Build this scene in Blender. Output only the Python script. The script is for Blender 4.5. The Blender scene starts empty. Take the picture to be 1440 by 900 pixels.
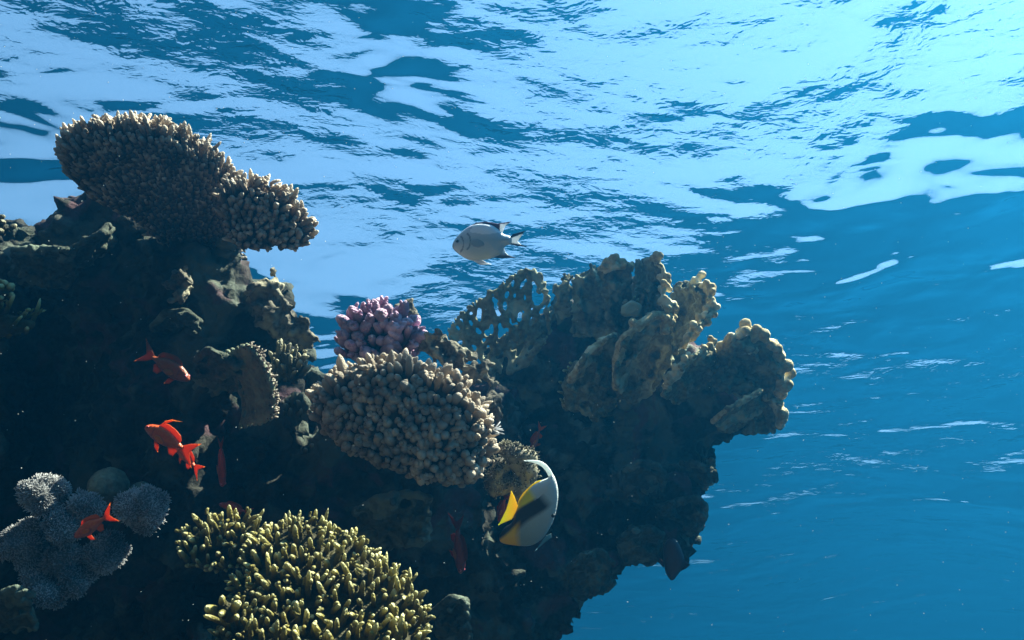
import bpy, bmesh, math, random
import numpy as np
from mathutils import Vector, Matrix, noise
S = bpy.context.scene
R = math.radians
# ------------------------------------------------------------------ camera
PITCH = 34.0
FPX = 1090.0                      # focal length in pixels of a 1440 wide frame
CAM = Vector((0.0, 0.0, -4.0))    # the water surface is z = 0
cam = bpy.data.cameras.new('camera'); camo = bpy.data.objects.new('camera', cam)
S.collection.objects.link(camo); S.camera = camo
cam.sensor_width = 36; cam.lens = FPX / 1440 * 36
cam.clip_start = 0.05; cam.clip_end = 900
camo.location = CAM; camo.rotation_euler = (R(90 + PITCH), 0, 0)
# ------------------------------------------------------------------ light
SUN_EL, SUN_AZ = 57.0, 95.0       # azimuth measured from straight ahead (+Y) to the right (+X)
w = bpy.data.worlds.new('World'); S.world = w; w.use_nodes = True
nt = w.node_tree; bg = nt.nodes['Background']
sky = nt.nodes.new('ShaderNodeTexSky'); sky.sky_type = 'NISHITA'; sky.sun_disc = False
sky.sun_elevation = R(SUN_EL); sky.sun_rotation = R(SUN_AZ)
sky.air_density = 1.0; sky.dust_density = 0.5; sky.ozone_density = 0.3
nt.links.new(sky.outputs[0], bg.inputs[0]); bg.inputs[1].default_value = 0.062
sl = bpy.data.lights.new('sun', 'SUN'); sl.energy = 5.0; sl.angle = R(0.5); sl.color = (1, 0.82, 0.72)
so = bpy.data.objects.new('sun', sl); S.collection.objects.link(so)
sd = Vector((math.sin(R(SUN_AZ)) * math.cos(R(SUN_EL)), math.cos(R(SUN_AZ)) * math.cos(R(SUN_EL)), math.sin(R(SUN_EL))))
so.rotation_euler = (-sd).to_track_quat('-Z', 'Y').to_euler()
S.view_settings.view_transform = 'Standard'; S.view_settings.look = 'None'
S.view_settings.exposure = 3.05; S.view_settings.gamma = 1
S.cycles.use_denoising = True
S.cycles.volume_bounces = 0; S.cycles.max_bounces = 5; S.cycles.diffuse_bounces = 2
S.cycles.glossy_bounces = 2; S.cycles.transparent_max_bounces = 12
S.cycles.use_adaptive_sampling = True

def link(o): S.collection.objects.link(o); return o
def new_mat(name):
    m = bpy.data.materials.new(name); m.use_nodes = True; m.node_tree.nodes.clear()
    return m, m.node_tree
def mesh_obj(name, verts, faces, mat, parent=None, smooth=True):
    me = bpy.data.meshes.new(name)
    verts = np.asarray(verts, dtype=np.float32)
    me.from_pydata([tuple(v) for v in verts], [], faces)
    if smooth: me.shade_smooth()
    if mat: me.materials.append(mat)
    o = link(bpy.data.objects.new(name, me))
    if parent: o.parent = parent
    return o

# ------------------------------------------------------------------ water surface
def water_surface():
    m, t = new_mat('water_surface')
    N = t.nodes; L = t.links
    out = N.new('ShaderNodeOutputMaterial')
    mix = N.new('ShaderNodeMixShader'); tr = N.new('ShaderNodeBsdfTransparent'); gl = N.new('ShaderNodeBsdfGlossy')
    tr.inputs[0].default_value = (0.78, 1.0, 0.93, 1); gl.inputs['Roughness'].default_value = 0.0
    gl.inputs['Color'].default_value = (0.7, 0.95, 1, 1)
    fr = N.new('ShaderNodeFresnel'); fr.inputs['IOR'].default_value = 1.333
    tc = N.new('ShaderNodeTexCoord')
    def nz(scale, rot, stretch, detail, rough, strength, dist, prev, distort=0.0):
        mp = N.new('ShaderNodeMapping'); mp.inputs['Rotation'].default_value = (0, 0, R(rot)); mp.inputs['Scale'].default_value = (stretch, 1, 1)
        L.new(tc.outputs['Object'], mp.inputs[0])
        n = N.new('ShaderNodeTexNoise'); n.inputs['Scale'].default_value = scale; n.inputs['Detail'].default_value = detail
        n.inputs['Roughness'].default_value = rough; n.inputs['Distortion'].default_value = distort
        L.new(mp.outputs[0], n.inputs['Vector'])
        b = N.new('ShaderNodeBump'); b.inputs['Strength'].default_value = strength; b.inputs['Distance'].default_value = dist
        L.new(n.outputs[0], b.inputs['Height'])
        if prev: L.new(prev.outputs[0], b.inputs['Normal'])
        return b, n
    b1, _ = nz(1.6, -20, 0.6, 1.5, 0.5, 1.0, 0.21, None, 0.4)
    b1, _ = nz(3.2, -32, 0.4, 1.5, 0.5, 0.6, 0.06, b1, 0.6)
    # fine cat's paw ripples, strong only in patches
    b2, _ = nz(8, 20, 0.5, 3.5, 0.55, 1.0, 0.034, b1, 0.3)
    mp = N.new('ShaderNodeTexNoise'); mp.inputs['Scale'].default_value = 0.32; mp.inputs['Detail'].default_value = 2
    L.new(tc.outputs['Object'], mp.inputs['Vector'])
    cr = N.new('ShaderNodeMapRange'); cr.inputs[1].default_value = 0.40; cr.inputs[2].default_value = 0.56
    L.new(mp.outputs[0], cr.inputs[0]); L.new(cr.outputs[0], b2.inputs['Strength'])
    L.new(b2.outputs[0], fr.inputs['Normal']); L.new(b2.outputs[0], gl.inputs['Normal'])
    L.new(fr.outputs[0], mix.inputs[0]); L.new(tr.outputs[0], mix.inputs[1]); L.new(gl.outputs[0], mix.inputs[2])
    L.new(mix.outputs[0], out.inputs['Surface'])
    # swell as real geometry: graded grid, dense over the camera
    n = 420
    u = np.linspace(-1, 1, n)
    g = np.sign(u) * (np.abs(u) * 17 + np.abs(u) ** 7 * 385)
    X, Y = np.meshgrid(g, g + 8.0)
    Z = np.zeros_like(X)
    rs = np.random.RandomState(24)
    for k in range(16):
        lam = rs.uniform(2.4, 9.0); a = R(rs.normal(115, 30)); ph = rs.uniform(0, 6.28)
        Z += 0.009 * lam * np.sin(2 * np.pi / lam * (X * np.cos(a) + Y * np.sin(a)) + ph) 
    Z *= np.clip(1.25 - np.hypot(X, Y) / 40, 0.25, 1)
    V = np.stack([X, Y, Z], -1).reshape(-1, 3)
    idx = np.arange(n * n).reshape(n, n)
    F = np.stack([idx[:-1, :-1], idx[:-1, 1:], idx[1:, 1:], idx[1:, :-1]], -1).reshape(-1, 4)
    o = mesh_obj('water', V, F.tolist(), m)
    o['kind'] = 'structure'
    return o
water_surface()

def seabed():
    m, t = new_mat('sand'); N = t.nodes; L = t.links
    out = N.new('ShaderNodeOutputMaterial'); d = N.new('ShaderNodeBsdfDiffuse')
    n = N.new('ShaderNodeTexNoise'); n.inputs['Scale'].default_value = 0.4; n.inputs['Detail'].default_value = 6
    r = N.new('ShaderNodeValToRGB'); r.color_ramp.elements[0].color = (0.20, 0.22, 0.20, 1); r.color_ramp.elements[1].color = (0.30, 0.32, 0.28, 1)
    L.new(n.outputs[0], r.inputs[0]); L.new(r.outputs[0], d.inputs[0]); L.new(d.outputs[0], out.inputs[0])
    n_ = 90; u = np.linspace(-1, 1, n_); g = np.sign(u) * (np.abs(u) * 20 + np.abs(u) ** 5 * 380)
    X, Y = np.meshgrid(g, g)
    Z = -30 + 0.1 * np.sin(X * .1) 
    V = np.stack([X, Y, Z], -1).reshape(-1, 3); idx = np.arange(n_ * n_).reshape(n_, n_)
    F = np.stack([idx[:-1, :-1], idx[:-1, 1:], idx[1:, 1:], idx[1:, :-1]], -1).reshape(-1, 4)
    o = mesh_obj('seabed', V, F.tolist(), m); o['kind'] = 'structure'
seabed()

def haze():
    m, t = new_mat('sea_haze'); N = t.nodes
    out = N.new('ShaderNodeOutputMaterial'); v = N.new('ShaderNodeVolumePrincipled')
    v.inputs['Color'].default_value = (0.006, 0.118, 0.29, 1)
    v.inputs['Density'].default_value = 0.095
    v.inputs['Anisotropy'].default_value = 0.55
    t.links.new(v.outputs[0], out.inputs['Volume'])
    bm = bmesh.new(); bmesh.ops.create_cube(bm, size=1)
    me = bpy.data.meshes.new('haze'); bm.to_mesh(me); bm.free(); me.materials.append(m)
    o = link(bpy.data.objects.new('haze', me)); o['kind'] = 'stuff'
    o.scale = (820, 820, 32.4); o.location = (0, 0, -16.2 + 1.0)
haze()

# ------------------------------------------------------------------ helpers
_p = R(PITCH)
RT = Vector((1, 0, 0)); FW = Vector((0, math.cos(_p), math.sin(_p))); UP = Vector((0, -math.sin(_p), math.cos(_p)))
def P(px, py, d):
    """point of the photograph (1440 x 900 pixels) taken to the real depth d in metres"""
    return CAM + RT * ((px - 720) / FPX * d) + UP * ((450 - py) / FPX * d) + FW * d
rng = np.random.RandomState(7)

def tag(o, label=None, cat=None, group=None, kind=None):
    if label: o['label'] = label
    if cat: o['category'] = cat
    if group: o['group'] = group
    if kind: o['kind'] = kind
    return o
def empty(name, loc, label, cat, group=None):
    o = link(bpy.data.objects.new(name, None)); o.location = loc; o.empty_display_size = 0.05
    return tag(o, label, cat, group)

def fast_mesh(name, V, quads=None, tris=None, attr=None, col=None):
    me = bpy.data.meshes.new(name)
    V = np.asarray(V, dtype=np.float32)
    q = np.zeros((0, 4), int) if quads is None or len(quads) == 0 else np.asarray(quads)
    t = np.zeros((0, 3), int) if tris is None or len(tris) == 0 else np.asarray(tris)
    me.vertices.add(len(V)); me.vertices.foreach_set('co', V.ravel())
    nl = len(q) * 4 + len(t) * 3
    me.loops.add(nl); me.loops.foreach_set('vertex_index', np.concatenate([q.ravel(), t.ravel()]).astype(np.int32))
    me.polygons.add(len(q) + len(t))
    st = np.concatenate([np.arange(len(q)) * 4, len(q) * 4 + np.arange(len(t)) * 3]).astype(np.int32)
    me.polygons.foreach_set('loop_start', st)
    me.update(calc_edges=True); me.validate(); me.shade_smooth()
    if attr is not None:
        a = me.attributes.new('tip', 'FLOAT', 'POINT'); a.data.foreach_set('value', np.asarray(attr, dtype=np.float32))
    if col is not None:
        c = me.attributes.new('paint', 'FLOAT_COLOR', 'POINT')
        cc = np.ones((len(V), 4), dtype=np.float32); cc[:, :3] = col; c.data.foreach_set('color', cc.ravel())
    return me
def put(name, me, mat, parent=None, at=None):
    """link a mesh given in world coordinates, with its origin moved to `at` (or its parent's place)"""
    org = Vector(parent.location) if parent is not None else (at if at is not None else Vector((0, 0, 0)))
    me.transform(Matrix.Translation(-org)); me.name = name
    if mat: me.materials.clear(); me.materials.append(mat)
    o = link(bpy.data.objects.new(name, me))
    if parent is not None: o.parent = parent
    else: o.location = org
    return o

_bm = bmesh.new(); bmesh.ops.create_icosphere(_bm, subdivisions=2, radius=1)
ICO_V = np.array([v.co[:] for v in _bm.verts]); ICO_F = np.array([[v.index for v in f.verts] for f in _bm.faces]); _bm.free()
def balls(cs, rs):
    cs = np.asarray(cs, float); rs = np.asarray(rs, float)
    if rs.ndim == 1: rs = np.repeat(rs[:, None], 3, 1)
    V = ICO_V[None] * rs[:, None, :] + cs[:, None, :]
    F = ICO_F[None] + (np.arange(len(cs)) * len(ICO_V))[:, None, None]
    return V.reshape(-1, 3), F.reshape(-1, 3)

_tex = {}
def tex(kind, scale, depth=2):
    k = (kind, scale, depth)
    if k not in _tex:
        t = bpy.data.textures.new('relief', kind); t.noise_scale = scale
        if kind == 'CLOUDS': t.noise_depth = depth; t.noise_basis = 'ORIGINAL_PERLIN'
        if kind == 'VORONOI': t.noise_intensity = 1.4
        _tex[k] = t
    return _tex[k]
def sculpt(V, T, voxel, relief, smooth=1, Q=None):
    """fuse closed shapes into one skin and roughen it"""
    me = fast_mesh('raw', V, quads=Q, tris=T)
    o = link(bpy.data.objects.new('raw', me))
    m = o.modifiers.new('fuse', 'REMESH'); m.mode = 'VOXEL'; m.voxel_size = voxel; m.use_smooth_shade = True
    if smooth:
        s = o.modifiers.new('soft', 'SMOOTH'); s.factor = 0.5; s.iterations = smooth
    for kind, sc, st, *mid in relief:
        dm = o.modifiers.new('relief', 'DISPLACE'); dm.texture = tex(kind, sc); dm.texture_coords = 'GLOBAL'
        dm.strength = st; dm.mid_level = mid[0] if mid else 0.5
    dg = bpy.context.evaluated_depsgraph_get()
    out = bpy.data.meshes.new_from_object(o.evaluated_get(dg))
    bpy.data.objects.remove(o); bpy.data.meshes.remove(me)
    out.shade_smooth()
    return out

# polygons in photo pixels
def seg_dist(pts, poly):
    pts = np.asarray(pts, float); a = np.asarray(poly, float); b = np.roll(a, -1, 0)
    best = np.full(len(pts), 1e9)
    for p, q in zip(a, b):
        d = q - p; L = (d * d).sum() + 1e-9
        t = np.clip(((pts - p) @ d) / L, 0, 1)
        best = np.minimum(best, np.linalg.norm(pts - (p + t[:, None] * d), axis=1))
    return best
def inside(pts, poly):
    pts = np.asarray(pts, float); a = np.asarray(poly, float); b = np.roll(a, -1, 0)
    c = np.zeros(len(pts), bool)
    for p, q in zip(a, b):
        m = ((p[1] > pts[:, 1]) != (q[1] > pts[:, 1]))
        x = (q[0] - p[0]) * (pts[:, 1] - p[1]) / (q[1] - p[1] + 1e-12) + p[0]
        c ^= m & (pts[:, 0] < x)
    return c
def fill(poly, dfn, n, rmax=60, rmin=6, jit=0.05, layers=1, gap=0.2, flat=1.0, seed=1):
    """balls that fill a photo outline at real depths; returns centres, radii"""
    rs = np.random.RandomState(seed); poly = np.asarray(poly, float)
    lo, hi = poly.min(0), poly.max(0)
    pts = rs.uniform(lo, hi, (n * 6, 2)); pts = pts[inside(pts, poly)]
    d = seg_dist(pts, poly); k = d > rmin; pts, d = pts[k][:n], d[k][:n]
    C, Rr = [], []
    for layer in range(layers):
        for (x, y), dd in zip(pts, d):
            dep = (dfn(x, y) if callable(dfn) else dfn)
            r = min(dd, rmax) / FPX * dep * rs.uniform(0.8, 1.03)
            z = dep + r * flat + rs.uniform(-jit, jit) + layer * gap
            C.append(P(x, y, dep) + (P(x, y, z) - P(x, y, dep))); Rr.append(r)
    return C, Rr

def surf_points(me, n, mind, seed=0):
    me.calc_loop_triangles(); nt_ = len(me.loop_triangles)
    tv = np.empty(nt_ * 3, np.int32); me.loop_triangles.foreach_get('vertices', tv); tv = tv.reshape(-1, 3)
    co = np.empty(len(me.vertices) * 3, np.float32); me.vertices.foreach_get('co', co); co = co.reshape(-1, 3)
    a, b, c = co[tv[:, 0]], co[tv[:, 1]], co[tv[:, 2]]
    cr = np.cross(b - a, c - a); ar = np.linalg.norm(cr, axis=1); rs = np.random.RandomState(seed)
    i = rs.choice(nt_, n, p=ar / ar.sum()); u = rs.rand(n, 1); v = rs.rand(n, 1)
    f = (u + v) > 1; u = np.where(f, 1 - u, u); v = np.where(f, 1 - v, v)
    p = a[i] + u * (b[i] - a[i]) + v * (c[i] - a[i]); nn = cr[i] / (ar[i][:, None] + 1e-12)
    grid = {}; keep = []
    for k in range(n):
        key = tuple((p[k] // mind).astype(int)); ok = True
        for dx in (-1, 0, 1):
            for dy in (-1, 0, 1):
                for dz in (-1, 0, 1):
                    for j in grid.get((key[0] + dx, key[1] + dy, key[2] + dz), ()):
                        if ((p[k] - p[j]) ** 2).sum() < mind * mind: ok = False; break
                    if not ok: break
                if not ok: break
            if not ok: break
        if ok: keep.append(k); grid.setdefault(key, []).append(k)
    return p[keep].astype(float), nn[keep].astype(float)

def unit(v): return v / (np.linalg.norm(v, axis=-1, keepdims=True) + 1e-9)
def fingers(p, d, L, r, sides=7, rings=5, taper=0.6, fat=0.0, bend=None, wob=0.12, t0=0.0, seed=0):
    """rounded fingers from points p along d; L, r per finger; returns V, quads, tris, tip value"""
    rs = np.random.RandomState(seed); n = len(p); d = unit(d)
    h = np.where(np.abs(d[:, 2:3]) < 0.9, np.array([[0, 0, 1.0]]), np.array([[1.0, 0, 0]]))
    a = unit(np.cross(d, h)); b = np.cross(d, a)
    L = np.broadcast_to(L, n).astype(float); r = np.broadcast_to(r, n).astype(float)
    t = np.linspace(0, 1, rings + 1)[:-1] ; t = 1 - (1 - t) ** 1.5
    prof = (1 - (1 - taper) * t) * (1 + fat * np.sin(np.pi * np.clip(t, 0, 1) ** 1.5))
    cap = np.sqrt(np.clip(1 - np.clip((t - 0.72) / 0.28, 0, 1) ** 2, 0.05, 1)); prof = prof * cap
    ang = np.linspace(0, 2 * np.pi, sides, endpoint=False)
    if bend is None: bend = rs.normal(0, 0.18, (n, 3))
    V = np.empty((n, rings * sides + 1, 3)); A = np.empty((n, rings * sides + 1))
    for k in range(rings):
        cen = p + d * (L * t[k])[:, None] + bend * (L * t[k] ** 2)[:, None]
        rr = r * prof[k]
        for s in range(sides):
            w_ = rr * (1 + rs.uniform(-wob, wob, n))
            V[:, k * sides + s] = cen + (a * math.cos(ang[s]) + b * math.sin(ang[s])) * w_[:, None]
            A[:, k * sides + s] = t0 + (1 - t0) * t[k]
    V[:, -1] = p + d * L[:, None] + bend * L[:, None]; A[:, -1] = 1
    q, tr_ = [], []
    for k in range(rings - 1):
        for s in range(sides):
            s2 = (s + 1) % sides
            q.append((k * sides + s, k * sides + s2, (k + 1) * sides + s2, (k + 1) * sides + s))
    for s in range(sides): tr_.append(((rings - 1) * sides + s, (rings - 1) * sides + (s + 1) % sides, rings * sides))
    off = (np.arange(n) * (rings * sides + 1))[:, None, None]
    return V.reshape(-1, 3), (np.array(q)[None] + off).reshape(-1, 4), (np.array(tr_)[None] + off).reshape(-1, 3), A.ravel()
def merge(parts):
    V, Q, T, A = [], [], [], []; o = 0
    for v, q, t, a in parts:
        V.append(v); Q.append(q + o); T.append(t + o); A.append(a); o += len(v)
    return np.concatenate(V), np.concatenate(Q), np.concatenate(T), np.concatenate(A)

# ------------------------------------------------------------------ materials
def rock_mat(name, dark, mid, pale, scale=9.0, thr=(0.50, 0.60), bump=0.012, crust=26.0, pink=None):
    m, t = new_mat(name); N = t.nodes; L = t.links
    out = N.new('ShaderNodeOutputMaterial'); b = N.new('ShaderNodeBsdfPrincipled')
    b.inputs['Roughness'].default_value = 0.85; b.inputs['Specular IOR Level'].default_value = 0.15
    g = N.new('ShaderNodeNewGeometry')
    n1 = N.new('ShaderNodeTexNoise'); n1.inputs['Scale'].default_value = scale; n1.inputs['Detail'].default_value = 5; n1.inputs['Distortion'].default_value = 0.6
    n2 = N.new('ShaderNodeTexNoise'); n2.inputs['Scale'].default_value = scale * 5; n2.inputs['Detail'].default_value = 6; n2.inputs['Roughness'].default_value = 0.65
    v = N.new('ShaderNodeTexVoronoi'); v.inputs['Scale'].default_value = crust; v.feature = 'SMOOTH_F1'
    for x in (n1, n2, v): L.new(g.outputs['Position'], x.inputs['Vector'])
    r1 = N.new('ShaderNodeMapRange'); r1.inputs[1].default_value = thr[0]; r1.inputs[2].default_value = thr[1]; L.new(n1.outputs[0], r1.inputs[0])
    r2 = N.new('ShaderNodeMapRange'); r2.inputs[1].default_value = 0.35; r2.inputs[2].default_value = 0.68; L.new(n2.outputs[0], r2.inputs[0])
    c1 = N.new('ShaderNodeMix'); c1.data_type = 'RGBA'; c1.inputs['A'].default_value = (*dark, 1); c1.inputs['B'].default_value = (*mid, 1); L.new(r2.outputs[0], c1.inputs['Factor'])
    c2 = N.new('ShaderNodeMix'); c2.data_type = 'RGBA'; c2.inputs['B'].default_value = (*pale, 1); L.new(c1.outputs['Result'], c2.inputs['A']); L.new(r1.outputs[0], c2.inputs['Factor'])
    if pink:
        n3 = N.new('ShaderNodeTexNoise'); n3.inputs['Scale'].default_value = 6; n3.inputs['Detail'].default_value = 7; n3.inputs['Distortion'].default_value = 1.0
        mp3 = N.new('ShaderNodeVectorMath'); mp3.operation = 'ADD'; mp3.inputs[1].default_value = (3.1, 7.7, 1.3); L.new(g.outputs['Position'], mp3.inputs[0]); L.new(mp3.outputs[0], n3.inputs['Vector'])
        r3 = N.new('ShaderNodeMapRange'); r3.inputs[1].default_value = 0.56; r3.inputs[2].default_value = 0.64; r3.inputs[4].default_value = 0.8; L.new(n3.outputs[0], r3.inputs[0])
        c3 = N.new('ShaderNodeMix'); c3.data_type = 'RGBA'; c3.inputs['B'].default_value = (*pink, 1); L.new(c2.outputs['Result'], c3.inputs['A']); L.new(r3.outputs[0], c3.inputs['Factor']); c2 = c3
    L.new(c2.outputs['Result'], b.inputs['Base Color'])
    b1 = N.new('ShaderNodeBump'); b1.inputs['Distance'].default_value = bump; L.new(n2.outputs[0], b1.inputs['Height'])
    b2 = N.new('ShaderNodeBump'); b2.inputs['Distance'].default_value = bump * 0.8; b2.invert = True; L.new(v.outputs[0], b2.inputs['Height']); L.new(b1.outputs[0], b2.inputs['Normal'])
    L.new(b2.outputs[0], b.inputs['Normal']); L.new(b.outputs[0], out.inputs[0])
    return m
def coral_mat(name, low, body, tip, power=2.0, bump=0.002, cell=260.0, trans=0.30):
    """living coral: colour runs from the darker inner tissue to the pale growing tips (attribute 'tip')"""
    m, t = new_mat(name); N = t.nodes; L = t.links
    out = N.new('ShaderNodeOutputMaterial'); b = N.new('ShaderNodeBsdfPrincipled')
    b.inputs['Roughness'].default_value = 0.7; b.inputs['Specular IOR Level'].default_value = 0.25
    at = N.new('ShaderNodeAttribute'); at.attribute_name = 'tip'
    pw = N.new('ShaderNodeMath'); pw.operation = 'POWER'; pw.inputs[1].default_value = power; L.new(at.outputs['Fac'], pw.inputs[0])
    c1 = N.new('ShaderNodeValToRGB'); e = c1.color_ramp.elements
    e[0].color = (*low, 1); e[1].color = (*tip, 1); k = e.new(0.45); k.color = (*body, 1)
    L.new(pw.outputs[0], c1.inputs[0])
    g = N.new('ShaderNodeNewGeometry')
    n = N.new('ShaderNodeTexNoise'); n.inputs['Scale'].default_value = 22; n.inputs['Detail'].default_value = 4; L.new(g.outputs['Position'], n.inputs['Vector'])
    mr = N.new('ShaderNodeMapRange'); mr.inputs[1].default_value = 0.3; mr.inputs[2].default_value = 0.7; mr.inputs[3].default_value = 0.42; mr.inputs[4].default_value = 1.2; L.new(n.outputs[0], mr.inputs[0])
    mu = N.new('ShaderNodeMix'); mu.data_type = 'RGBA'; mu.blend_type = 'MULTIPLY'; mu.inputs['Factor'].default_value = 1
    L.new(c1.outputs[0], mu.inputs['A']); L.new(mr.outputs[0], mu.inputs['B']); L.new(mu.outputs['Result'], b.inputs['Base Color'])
    v = N.new('ShaderNodeTexVoronoi'); v.inputs['Scale'].default_value = cell; L.new(g.outputs['Position'], v.inputs['Vector'])
    bp = N.new('ShaderNodeBump'); bp.inputs['Distance'].default_value = bump; bp.invert = True; L.new(v.outputs[0], bp.inputs['Height']); L.new(bp.outputs[0], b.inputs['Normal'])
    if trans:
        tl = N.new('ShaderNodeBsdfTranslucent'); L.new(mu.outputs['Result'], tl.inputs[0])
        mx = N.new('ShaderNodeMixShader'); mx.inputs[0].default_value = trans
        L.new(b.outputs[0], mx.inputs[1]); L.new(tl.outputs[0], mx.inputs[2]); L.new(mx.outputs[0], out.inputs[0])
    else: L.new(b.outputs[0], out.inputs[0])
    return m
def paint_mat(name, rough=0.45, trans=0.0, scale_bump=0.0006, cell=330.0, spec=0.4):
    m, t = new_mat(name); N = t.nodes; L = t.links
    out = N.new('ShaderNodeOutputMaterial'); b = N.new('ShaderNodeBsdfPrincipled'); b.inputs['Roughness'].default_value = rough
    b.inputs['Specular IOR Level'].default_value = spec
    at = N.new('ShaderNodeAttribute'); at.attribute_name = 'paint'
    L.new(at.outputs['Color'], b.inputs['Base Color'])
    tc = N.new('ShaderNodeTexCoord'); v = N.new('ShaderNodeTexVoronoi'); v.inputs['Scale'].default_value = cell; L.new(tc.outputs['Object'], v.inputs['Vector'])
    bp = N.new('ShaderNodeBump'); bp.inputs['Distance'].default_value = scale_bump; L.new(v.outputs[0], bp.inputs['Height']); L.new(bp.outputs[0], b.inputs['Normal'])
    if trans:
        tl = N.new('ShaderNodeBsdfTranslucent'); L.new(at.outputs['Color'], tl.inputs[0])
        mx = N.new('ShaderNodeMixShader'); mx.inputs[0].default_value = trans
        L.new(b.outputs[0], mx.inputs[1]); L.new(tl.outputs[0], mx.inputs[2]); L.new(mx.outputs[0], out.inputs[0])
    else: L.new(b.outputs[0], out.inputs[0])
    return m
M = {}
M['rock'] = rock_mat('reef_rock', (0.012, 0.013, 0.011), (0.045, 0.043, 0.034), (0.085, 0.095, 0.075), pink=(0.09, 0.045, 0.055))
M['rock_r'] = rock_mat('overhang_rock', (0.015, 0.017, 0.015), (0.065, 0.066, 0.05), (0.15, 0.175, 0.135), thr=(0.50, 0.58), pink=(0.15, 0.075, 0.085))
M['knob'] = rock_mat('grey_knob_coral', (0.06, 0.055, 0.045), (0.22, 0.19, 0.14), (0.30, 0.27, 0.19), scale=20, bump=0.006, crust=70)
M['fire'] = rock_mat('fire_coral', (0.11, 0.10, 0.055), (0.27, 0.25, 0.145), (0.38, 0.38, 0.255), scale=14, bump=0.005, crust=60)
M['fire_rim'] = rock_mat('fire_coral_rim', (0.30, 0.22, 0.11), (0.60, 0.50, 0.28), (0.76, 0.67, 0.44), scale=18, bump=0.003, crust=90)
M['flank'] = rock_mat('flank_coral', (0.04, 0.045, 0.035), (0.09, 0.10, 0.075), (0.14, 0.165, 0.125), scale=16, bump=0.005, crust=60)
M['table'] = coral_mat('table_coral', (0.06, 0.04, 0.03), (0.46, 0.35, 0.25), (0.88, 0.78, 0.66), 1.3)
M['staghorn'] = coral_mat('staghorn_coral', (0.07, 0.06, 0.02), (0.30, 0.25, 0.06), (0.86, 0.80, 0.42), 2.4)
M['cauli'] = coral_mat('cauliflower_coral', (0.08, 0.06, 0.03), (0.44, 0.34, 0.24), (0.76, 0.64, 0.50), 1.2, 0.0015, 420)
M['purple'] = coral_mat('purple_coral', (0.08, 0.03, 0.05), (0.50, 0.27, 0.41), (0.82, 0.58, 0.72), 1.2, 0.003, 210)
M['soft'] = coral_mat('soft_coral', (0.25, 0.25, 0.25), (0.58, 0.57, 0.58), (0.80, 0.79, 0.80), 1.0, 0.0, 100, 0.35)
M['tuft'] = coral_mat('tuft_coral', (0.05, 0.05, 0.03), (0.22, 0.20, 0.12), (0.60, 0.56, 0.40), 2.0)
M['brain'] = rock_mat('brain_coral', (0.10, 0.11, 0.08), (0.20, 0.21, 0.15), (0.24, 0.26, 0.18), scale=14, bump=0.004, crust=150)
M['fish'] = paint_mat('fish_skin'); M['fin'] = paint_mat('fin_skin', 0.5, 0.45, 0.0)
M['silver'] = paint_mat('silver_fish_skin', 0.32, 0.0, 0.0004, 420, 0.6)

# ------------------------------------------------------------------ reef rock (setting)
def reef_rock(name, groups, voxel, relief, mat):
    C, Rr = [], []
    for g in groups: C += g[0]; Rr += g[1]
    V, T = balls([c[:] for c in C], Rr)
    me = sculpt(V, T, voxel, relief)
    o = put(name, me, mat); tag(o, kind='structure'); return o
RL = [('CLOUDS', 0.16, 0.10), ('CLOUDS', 0.05, 0.055), ('VORONOI', 0.035, -0.024, 0.4), ('CLOUDS', 0.02, 0.018)]
left = [
    fill([(392, 525), (440, 515), (505, 560), (505, 670), (392, 670)], 1.72, 70, 34, 5, 0.03, 2, 0.12, seed=17),
    fill([(630, 535), (680, 520), (735, 560), (735, 670), (630, 670)], 1.80, 70, 34, 5, 0.03, 2, 0.12, seed=18),
    fill([(55, 310), (100, 276), (150, 262), (205, 296), (250, 350), (250, 400), (55, 400)], 1.68, 90, 34, 6, 0.03, 2, 0.12, seed=15),
    fill([(-260, 310), (-60, 285), (10, 296), (60, 300), (108, 270), (150, 262), (192, 300), (235, 352), (300, 370), (345, 420), (350, 560), (300, 980), (-260, 980)], lambda x, y: 1.72 + 0.12 * math.sin(x / 60) - (y - 300) * 0.0003, 260, 70, 6, 0.05, 2, 0.3, seed=1),
    fill([(225, 372), (205, 318), (345, 322), (352, 372), (372, 395), (400, 392), (420, 440), (452, 480), (430, 540), (470, 700), (480, 980), (200, 980), (230, 520)], lambda x, y: 1.62 - (y - 400) * 0.0002, 220, 48, 5, 0.05, 2, 0.22, seed=2),
    fill([(400, 600), (560, 590), (690, 640), (700, 720), (740, 800), (760, 980), (300, 980), (320, 620)], lambda x, y: 1.55 + (x - 400) * 0.0006, 200, 62, 6, 0.05, 2, 0.3, seed=3),
]
reef_rock('reef_rock', left, 0.010, RL, M['rock'])
right = [
    fill([(935, 505), (975, 470), (1010, 498), (1030, 520), (1030, 560), (935, 560)], 1.98, 60, 26, 5, 0.03, 2, 0.08, seed=19),
    fill([(668, 500), (700, 480), (755, 440), (800, 400), (850, 380), (900, 385), (935, 480), (960, 560), (900, 640), (700, 640)], lambda x, y: 2.12, 150, 45, 6, 0.05, 2, 0.2, seed=4),
    fill([(860, 520), (985, 505), (1030, 495), (1075, 500), (1092, 540), (1090, 590), (1050, 612), (1005, 632), (930, 650), (850, 640)], lambda x, y: 2.02, 120, 40, 5, 0.04, 2, 0.16, seed=5),
    fill([(640, 600), (900, 590), (1008, 630), (1003, 670), (992, 700), (994, 740), (985, 765), (960, 792), (920, 786), (880, 800), (862, 826), (832, 830), (812, 868), (775, 905), (770, 1000), (600, 1000)], lambda x, y: 2.05 - (y - 600) * 0.0004 - max(0, 800 - x) * 0.0006, 300, 50, 5, 0.06, 2, 0.25, seed=6),
    fill([(840, 650), (1000, 640), (985, 760), (850, 790)], 1.95, 60, 26, 3, 0.06, seed=16),
]
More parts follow.
